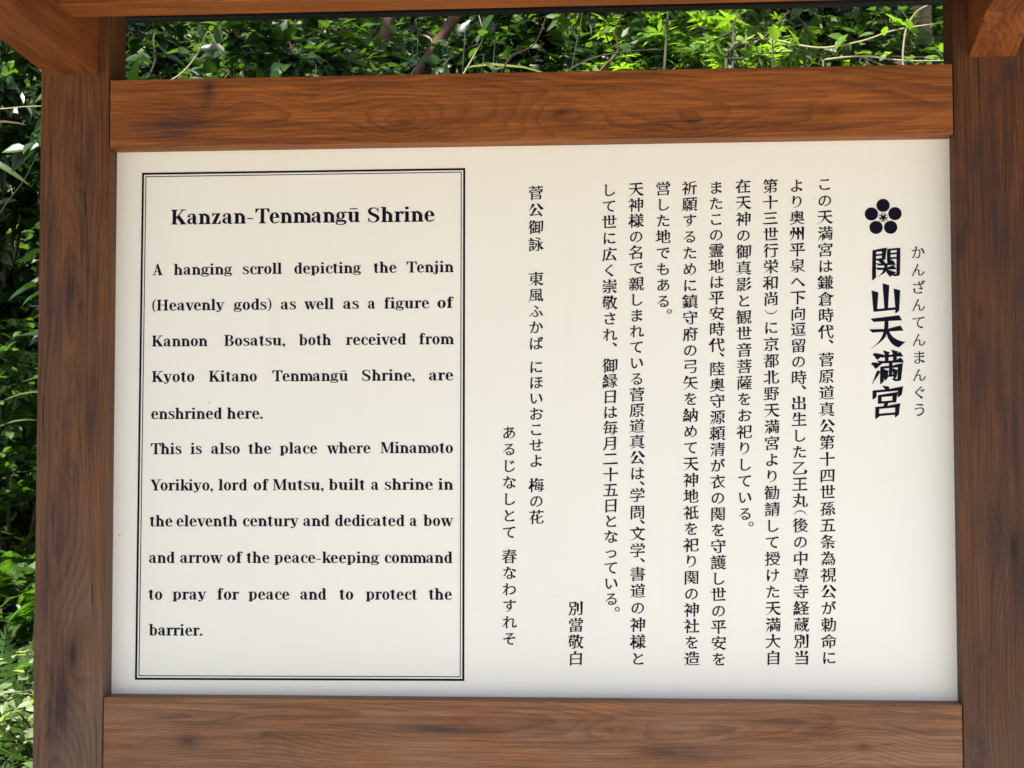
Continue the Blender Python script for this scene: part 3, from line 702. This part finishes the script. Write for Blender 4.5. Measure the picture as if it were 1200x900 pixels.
def leaves_of(root, leaves, kind, mat, cap, name='leaf', mass='foliage'):
    """leaves = (position, 3x3 frame, size); the ones showing largest become parts, the rest one joined part"""
    vis = []; rest = []
    for lf in leaves:
        (vis if in_view(lf[0]) else rest).append(lf)
    vis.sort(key=lambda l: -l[2]/seen(l[0])[2]); rest += vis[cap:]; vis = vis[:cap]
    me = leaf_mesh(kind, mat)
    for p, M, s_ in vis:
        o = bpy.data.objects.new(name, me); COL.objects.link(o); o.parent = root
        o.matrix_local = Matrix.Translation(p-root.location) @ (M.to_4x4() @ Matrix.Scale(s_, 4))
    if rest:
        sv, sf = SHAPES[kind]; SV = np.array(sv); V_ = []; F_ = []; b = 0
        for p, M, s_ in rest:
            V_.append(SV @ (np.array(M).T*s_) + np.array(p-root.location)); F_ += [tuple(i+b for i in f) for f in sf]; b += len(SV)
        o = link(mass, pymesh(mass, np.concatenate(V_).tolist(), F_, mat, True), None, root); o['kind'] = 'stuff'

def shrub(name, label, cat, x, y, top, rx, ry, kind, mat, size, nleaf, seed, nst=7, group=None, cap=120, low=0., bark=None, face=.5, cluster=3):
    """stems from the ground, twigs through the crown, leaves along the twigs"""
    rnd = random.Random(seed); z0 = gz(x, y); root = thing(name, label, cat, (x, y, z0), group)
    sv, sf = [], []; leaves = []; H = top-z0
    ends = []
    for i in range(nst):
        a = 2*pi*i/nst+rnd.uniform(-.4,.4); r = rnd.uniform(.3,1.)
        p1 = Vector((x+rx*r*cos(a)*.8, y+ry*r*sin(a)*.8, z0+H*rnd.uniform(.72,.98)))
        P = curve_pts(Vector((x+.05*cos(a), y+.05*sin(a), z0-.05)), p1, 6, .07, rnd)
        tube(sv, sf, [p-root.location for p in P], [.008*(1-.8*k/6)+.0015 for k in range(7)])
        for k in range(2, 7): ends.append(P[k])
    per = 9; ntw = max(1, nleaf//per)
    for i in range(ntw):
        while True:
            q_ = Vector((rnd.uniform(-1,1), rnd.uniform(-1,1), rnd.uniform(0,1)))
            rr_ = sqrt(q_.x**2+q_.y**2+((q_.z-.5)*2)**2)
            if rr_ < 1 and rr_ > .25 and noise.noise(Vector((q_.x*2.2+seed, q_.y*2.2, q_.z*3))) > -.16: break
        e = Vector((x+rx*q_.x, y+ry*q_.y, z0+H*(low+(1-low)*q_.z)))
        s0 = min(ends, key=lambda p: (p-e).length_squared)
        s0 = e.lerp(s0, min(1, .28/max(.01, (e-s0).length)))
        P = curve_pts(s0, e, 4, .03, rnd); tube(sv, sf, [p-root.location for p in P], [.0035,.003,.0025,.002,.0012], 4)
        for k in range(per):
            t = rnd.uniform(.15,1.)*4; j = min(3, int(t)); p = P[j].lerp(P[j+1], t-j)
            dr = (P[4]-P[0]).normalized()*.6 + Vector((rnd.uniform(-1,1), rnd.uniform(-1,1)-face, rnd.uniform(-.5,.4)))
            M = frame(dr, Vector((rnd.uniform(-.45,.45), rnd.uniform(-.5,.3)-.25, 1)).normalized(), rnd.uniform(-.5,.5))
            leaves.append((p, M, size*rnd.uniform(.6,1.25)))
    me = pymesh('stem', sv, sf, bark or TWIG, True); link('stems', me, None, root)
    leaves_of(root, leaves, kind, mat, cap, 'frond' if kind == 'frond' else 'leaf')
    return root
def grass_clump(label, x, y, top, n, ln, seed, tmin=1.6, mat=L_BAMBOO, spread=.35, lean=(0, -.3), cap=90, group=None):
    rnd = random.Random(seed); z0 = gz(x, y); root = thing('bamboo_grass', label, 'bamboo grass', (x, y, z0), group)
    sv, sf = [], []; leaves = []
    for i in range(n):
        a = rnd.uniform(0, 2*pi); r = spread*sqrt(rnd.random())
        b = Vector((x+r*.4*cos(a), y+r*.4*sin(a), z0-.03)); e = Vector((x+r*cos(a)+lean[0]*.5, y+r*sin(a)+lean[1]*.5, z0+(top-z0)*rnd.uniform(.6,1)))
        P = curve_pts(b, e, 6, .06, rnd); tube(sv, sf, [p-root.location for p in P], [.0018]*4+[.0014,.0012,.0008], 4)
        for k in range(7):
            t = rnd.uniform(tmin,6); j = min(5, int(t)); p = P[j].lerp(P[j+1], t-j); aa = rnd.uniform(0, 2*pi)
            d = Vector((cos(aa)+lean[0], sin(aa)+lean[1]*1.5, rnd.uniform(-.5,.5)))
            leaves.append((p, frame(d, Vector((0,-.3,1)), rnd.uniform(-.6,.6)), ln*rnd.uniform(.6,1.2)))
    link('stems', pymesh('stem', sv, sf, TWIG, True), None, root)
    leaves_of(root, leaves, 'blade', mat, cap, 'leaf'); return root
def ferns(label, x, y, n, ln, seed, mat=L_FERN, spread=.3, group='ferns growing on the bank', cap=80):
    rnd = random.Random(seed); z0 = gz(x, y); root = thing('fern', label, 'fern', (x, y, z0), group); leaves = []
    for i in range(n):
        a = rnd.uniform(0, 2*pi); r = spread*rnd.random()**.6; px_, py_ = x+r*cos(a), y+r*sin(a)
        d = Vector((cos(a)*.8+rnd.uniform(-.4,.4), sin(a)*.8-.35+rnd.uniform(-.4,.4), rnd.uniform(.25,1.0)))
        leaves.append((Vector((px_, py_, gz(px_, py_)+rnd.uniform(.0,.06))), frame(d, Vector((rnd.uniform(-.3,.3),-.3,1)), rnd.uniform(-.35,.35)), ln*rnd.uniform(.6,1.2)))
    leaves_of(root, leaves, 'frond', mat, cap, 'frond'); return root
def vine(label, pts, rad, mat, seed, leafs=0, lk='small', lm=None, ls=.03):
    rnd = random.Random(seed); P = [at(px, py, Y) for px, py, Y in pts]
    # carry the vine down into the bank so that it grows from somewhere
    fine = []
    for i in range(len(P)-1):
        p0, p1, p2, p3 = P[max(i-1,0)], P[i], P[i+1], P[min(i+2,len(P)-1)]
        for k in range(6):
            t = k/6; fine.append(.5*((2*p1)+(p2-p0)*t+(2*p0-5*p1+4*p2-p3)*t*t+(-p0+3*p1-3*p2+p3)*t**3))
    fine.append(P[-1]); b = fine[0]; foot = Vector((b.x+rnd.uniform(-.1,.1), b.y+.1, gz(b.x, b.y+.1)-.02))
    fine = [foot, foot.lerp(b, .5)+Vector((.03,.02,0))] + fine
    root = thing('vine', label, 'vine', foot)
    sv, sf = [], []; tube(sv, sf, [p-root.location for p in fine], [rad*(1-.5*k/len(fine)) for k in range(len(fine))], 6)
    link('stem', pymesh('stem', sv, sf, mat, True), None, root)
    if leafs:
        lv = []
        for i in range(leafs):
            p = fine[rnd.randrange(2, len(fine))] + Vector((rnd.uniform(-.015,.015),)*3)
            d = Vector((rnd.uniform(-1,1), rnd.uniform(-1,.3), rnd.uniform(-.3,.9)))
            lv.append((p, frame(d, Vector((0,-.5,1)), rnd.uniform(-.6,.6)), ls*rnd.uniform(.6,1.3)))
        leaves_of(root, lv, lk, lm or L_BRIGHT, leafs)
    return root
def tree(label, x, y, h, r, lean, crown_z, crown_r, kind, mat, size, nleaf, seed, bark, stems=1, offs=()):
    rnd = random.Random(seed); z0 = gz(x, y); root = thing('tree', label, 'tree', (x, y, z0)); leaves = []
    tips = []
    for s_ in range(stems):
        ox, ln = offs[s_] if offs else (0, lean)
        b = Vector((x+ox, y, gz(x+ox, y)-.1)); t_ = Vector((x+ox+ln[0], y+ln[1], z0+h))
        P = curve_pts(b, t_, 9, .02, rnd); sv, sf = [], []
        tube(sv, sf, [p-root.location for p in P], [r*(1-.65*k/9) for k in range(10)], 9)
        link('trunk', pymesh('trunk', sv, sf, bark, True), None, root); tips.append((P, r))
    cc = Vector((x+lean[0], y+lean[1], z0+crown_z)); n_l = 16
    sv, sf = [], []; limbs = []
    for i in range(n_l):
        P0, _ = tips[i % len(tips)]; st = P0[rnd.randrange(5, 10)]
        a = 2*pi*i/n_l*2.6+rnd.uniform(-.4,.4); e = cc + Vector((crown_r*cos(a)*rnd.uniform(.5,1), crown_r*sin(a)*rnd.uniform(.5,1), rnd.uniform(-.45,.6)*crown_r*.7))
        P = curve_pts(st, e, 6, .12, rnd, -.05); tube(sv, sf, [p-root.location for p in P], [r*.4*(1-.85*k/6) for k in range(7)], 6); limbs.append(P)
    link('limbs', pymesh('limb', sv, sf, bark, True), None, root)
    for i in range(nleaf//10):
        P = limbs[rnd.randrange(n_l)]; j = rnd.randrange(2, 6); c0 = P[j].lerp(P[j+1], rnd.random()) + Vector((rnd.gauss(0,.22), rnd.gauss(0,.22), rnd.gauss(0,.16)))*crown_r*.55
        for k in range(10):
            p = c0 + Vector((rnd.gauss(0,.09), rnd.gauss(0,.09), rnd.gauss(0,.05)))
            leaves.append((p, frame(Vector((rnd.uniform(-1,1), rnd.uniform(-1,1), rnd.uniform(-.6,.3))), Vector((rnd.uniform(-.4,.4), rnd.uniform(-.4,.4), 1)), 0), size*rnd.uniform(.6,1.2)))
    leaves_of(root, leaves, kind, mat, 60, 'leaf', 'crown')
    return root

def px_x(px, Y): return at(px, 60, Y).x
# --- top band, from left to right; distances from 1.2 m to 4.5 m behind the board
T = 'shrubs growing on the bank behind the board'
def S_(name, label, px, Y, top, rx, kind, mat, size, n, seed, **k):
    k.setdefault('low', .5 if px > 100 else .2); n = int(n*2.4); size *= .8
    shrub(name, label, 'shrub', px_x(px, Y), Y, top, rx, k.pop('ry', .35), kind, mat, size, n, seed, group=T, **k)
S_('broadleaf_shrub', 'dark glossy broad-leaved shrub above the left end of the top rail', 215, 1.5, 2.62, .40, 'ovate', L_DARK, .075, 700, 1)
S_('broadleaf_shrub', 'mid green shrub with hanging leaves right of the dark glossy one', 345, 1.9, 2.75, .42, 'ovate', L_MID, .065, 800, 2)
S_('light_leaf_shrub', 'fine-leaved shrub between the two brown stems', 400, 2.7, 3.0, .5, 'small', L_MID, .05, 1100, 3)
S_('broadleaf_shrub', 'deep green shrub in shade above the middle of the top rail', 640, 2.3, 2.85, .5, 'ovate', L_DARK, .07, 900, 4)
S_('maple_shrub', 'small maple with bright lobed leaves right of the middle', 830, 1.7, 2.72, .36, 'lobed', L_BRIGHT, .062, 420, 5, cap=150)
S_('maple_shrub', 'sunlit lobed-leaf shrub reaching the roof edge', 770, 2.4, 3.0, .42, 'lobed', L_BRIGHT, .07, 480, 6, cap=120)
S_('small_leaf_shrub', 'low fine-leaved shrub with pale tips at the right', 930, 1.5, 2.48, .30, 'small', L_PALE, .034, 500, 7, cap=130)
S_('broadleaf_shrub', 'dark shrub behind the pale-tipped one', 960, 2.4, 2.92, .5, 'ovate', L_MID, .06, 700, 8)
S_('small_leaf_shrub', 'thin shrub of tiny bright leaves beside the pale trunk', 1060, 1.9, 2.66, .3, 'small', L_BRIGHT, .036, 320, 9)
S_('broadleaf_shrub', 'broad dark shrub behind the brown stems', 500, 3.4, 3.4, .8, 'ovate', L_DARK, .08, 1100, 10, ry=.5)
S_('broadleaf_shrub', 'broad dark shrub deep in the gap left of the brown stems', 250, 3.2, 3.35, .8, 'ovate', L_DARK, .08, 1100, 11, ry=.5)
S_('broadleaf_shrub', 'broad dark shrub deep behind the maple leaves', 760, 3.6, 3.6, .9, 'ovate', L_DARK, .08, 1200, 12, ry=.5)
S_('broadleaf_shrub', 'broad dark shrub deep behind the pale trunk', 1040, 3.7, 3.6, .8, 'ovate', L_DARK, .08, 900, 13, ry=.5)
grass_clump('bamboo grass with long pale blades above the middle of the board', px_x(545, 1.9), 1.9, 2.78, 16, .22, 21, group='clumps of bamboo grass')
grass_clump('bamboo grass leaning beside the brown stems', px_x(470, 1.6), 1.6, 2.58, 10, .17, 22, group='clumps of bamboo grass')
grass_clump('bamboo grass behind the right end of the top rail', px_x(1000, 2.1), 2.1, 2.72, 9, .2, 23, group='clumps of bamboo grass')
# --- column left of the left post
def at_g(px, py, Y): return at(px, py, Y)
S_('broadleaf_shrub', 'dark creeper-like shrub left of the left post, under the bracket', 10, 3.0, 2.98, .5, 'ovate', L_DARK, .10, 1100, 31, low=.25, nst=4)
grass_clump('bamboo grass with drooping pale blades left of the left post', px_x(12, 1.3)-.12, 1.8, 2.5, 5, .15, 32, tmin=4.6, group='clumps of bamboo grass', lean=(.1, -.5))
S_('light_leaf_shrub', 'bright small-leaved shrub halfway up the left edge', 15, 2.7, 1.96, .45, 'small', L_FERN, .05, 1100, 33, low=.2, nst=4)
S_('broadleaf_shrub', 'large dark shrub far back left of the post', -20, 3.6, 3.5, .9, 'ovate', L_DARK, .09, 1200, 34, ry=.5)
S_('pale_leaf_shrub', 'low sunlit shrub with whitish leaves at the bottom left corner', 8, .82, 1.15, .30, 'small', L_PALE, .036, 1100, 35, ry=.25, nst=4, low=.62, cap=200)
for i, (px, Y, n, ln, lab) in enumerate(((30, 1.75, 46, .24, 'lowest fern with arching fronds beside the left post, over the whitish shrub'), (0, 1.95, 46, .24, 'fern near the lower left corner of the picture'),
        (40, 2.2, 46, .26, 'fern in the sun beside the lower half of the left post'), (5, 2.45, 46, .26, 'fern at the left edge below the middle'),
        (38, 2.75, 46, .26, 'fern level with the middle of the left post'), (8, 3.05, 46, .28, 'fern at the left edge just above the middle'), (40, 3.4, 46, .3, 'fern high on the bank beside the left post'), (0, 3.7, 40, .3, 'highest fern on the bank at the left edge'))):
    ferns(lab, px_x(px, Y)-.02, Y, n, ln, 40+i)
# --- trees: two thin brown stems, one pale trunk; their crowns stand above the view
def through(p1, p2, Y, h, x0):                   # offset and lean of a stem that passes two measured points
    A, B = at(*p1, Y), at(*p2, Y); k = (B.x-A.x)/(B.z-A.z); zb = gz(x0, Y)
    return A.x-k*(A.z-zb)-x0, (k*h, -.1)
X1 = at(445, 60, 2.2).x - .5
tree('slender tree with two leaning brown stems, crown above the roof', X1, 2.2, 3.6, .024, (.55, -.5), 4.0, 2.1, 'ovate', L_MID, .11, 2600, 51, BARK, 2, (through((436, 86), (455, 30), 2.2, 3.6, X1), through((463, 90), (503, 32), 2.2, 3.6, X1)))
X2 = at(1074, 60, 2.6).x
tree('tree with a pale grey trunk behind the right end of the rail', X2, 2.6, 4.2, .034, (-.05, -.3), 4.3, 2.1, 'ovate', L_MID, .11, 2600, 52, PALEBARK)
tree('tree on the bank left of the board, its crown out of view', -2.6, 2.3, 4.2, .06, (.3, -.6), 3.9, 1.8, 'ovate', L_MID, .10, 1500, 53, BARK)
tree('broad unseen tree added beside the path to shade the ground at left', -3.6, -3.0, 4.0, .09, (.8, -.2), 4.0, 2.4, 'ovate', L_MID, .14, 5000, 54, BARK)  # added out of view: its crown shades the left ground and blocks sky
tree('unseen tree added left of the board, in front of the bank, to block sky light', -3.4, -.6, 3.2, .07, (.5, -.2), 2.9, 1.9, 'ovate', L_MID, .13, 4500, 55, BARK)  # also an added, unseen tree, holding back sky light from the left
# --- thin vines and bare twigs
vine('pale thin vine hanging in a loop above the left end of the rail', [(197,96,1.2),(215,84,1.2),(232,62,1.2),(243,38,1.2),(251,47,1.2),(262,68,1.2)], .0022, DRY, 61)
vine('thin green stem arching above the middle of the rail', [(655,90,1.1),(690,70,1.1),(730,61,1.1),(775,58,1.1)], .0022, TWIG, 62)
vine('long pale vine climbing to the roof edge at the right', [(905,46,1.2),(960,56,1.2),(1010,48,1.2),(1050,35,1.2),(1110,26,1.2)], .0024, DRY, 63, 14, 'small', L_BRIGHT, .04)
vine('second pale vine running low along the rail at the right', [(965,70,1.1),(1010,66,1.1),(1060,71,1.1),(1112,71,1.1)], .0022, DRY, 64, 8, 'small', L_BRIGHT, .03)
vine('bare curved twig near the right post', [(1058,62,1.4),(1062,34,1.4),(1074,14,1.4),(1090,5,1.4)], .0024, DRY, 65)
vine('long bare tendril left of the left post', [(-6,260,1.0),(10,235,1.0),(28,212,1.0),(44,180,1.0)], .0018, TWIG, 66)
vine('thin horizontal twig left of the left post', [(-8,128,1.1),(10,127,1.1),(30,125,1.1),(60,124,1.1)], .0016, DRY, 67)
for i, (pts, r_, lab) in enumerate((
        ([(170,98,1.7),(182,70,1.7),(180,44,1.7),(190,20,1.7)], .003, 'dark twig beside the loop of pale vine'),
        ([(330,92,1.6),(345,66,1.6),(338,44,1.6),(352,20,1.6)], .003, 'dark forked-looking twig left of the brown stems'),
        ([(585,88,1.5),(600,66,1.5),(626,52,1.5),(640,20,1.5)], .0028, 'dark twig behind the middle of the rail'),
        ([(700,86,1.8),(724,60,1.8),(720,36,1.8),(735,12,1.8)], .0035, 'brown twig crossing the thin green stem'),
        ([(860,82,1.6),(872,58,1.6),(900,40,1.6),(925,12,1.6)], .003, 'brown twig among the bright maple leaves'),
        ([(540,92,1.4),(556,64,1.4),(566,42,1.4),(560,14,1.4)], .0022, 'pale grass stalk right of the brown stems'))):
    vine(lab, pts, r_, DRY if 'pale' in lab else BARK, 70+i, 5, 'small', L_MID, .04)
# --- litter of small plants over the bank
rnd = random.Random(99); lv = []
for i in range(34000):
    y = .75+7.5*rnd.random(); x = rnd.uniform(-1.5, 1.0)*(1+.2*y)
    if noise.noise(Vector((x*1.6, y*1.6, 4))) < -.3: continue
    p = Vector((x, y, gz(x, y)+rnd.uniform(.0,.10)))
    lv.append((p, frame(Vector((rnd.uniform(-1,1), rnd.uniform(-1,.4), rnd.uniform(-.1,.7))), Vector((0,-.4,1)), rnd.uniform(-.6,.6)), rnd.uniform(.035,.075)*(1+.13*y)))
sv, sf = SHAPES['small']; SV = np.array(sv); V_ = []; F_ = []; b = 0
for p, M, s_ in lv:
    V_.append(SV @ (np.array(M).T*s_) + np.array(p)); F_ += [tuple(i+b for i in f) for f in sf]; b += len(SV)
o = link('ground_cover', pymesh('ground_cover', np.concatenate(V_).tolist(), F_, L_MID, True)); o['kind'] = 'stuff'
o['label'] = 'small green plants covering the bank behind the board'; o['category'] = 'ground cover'
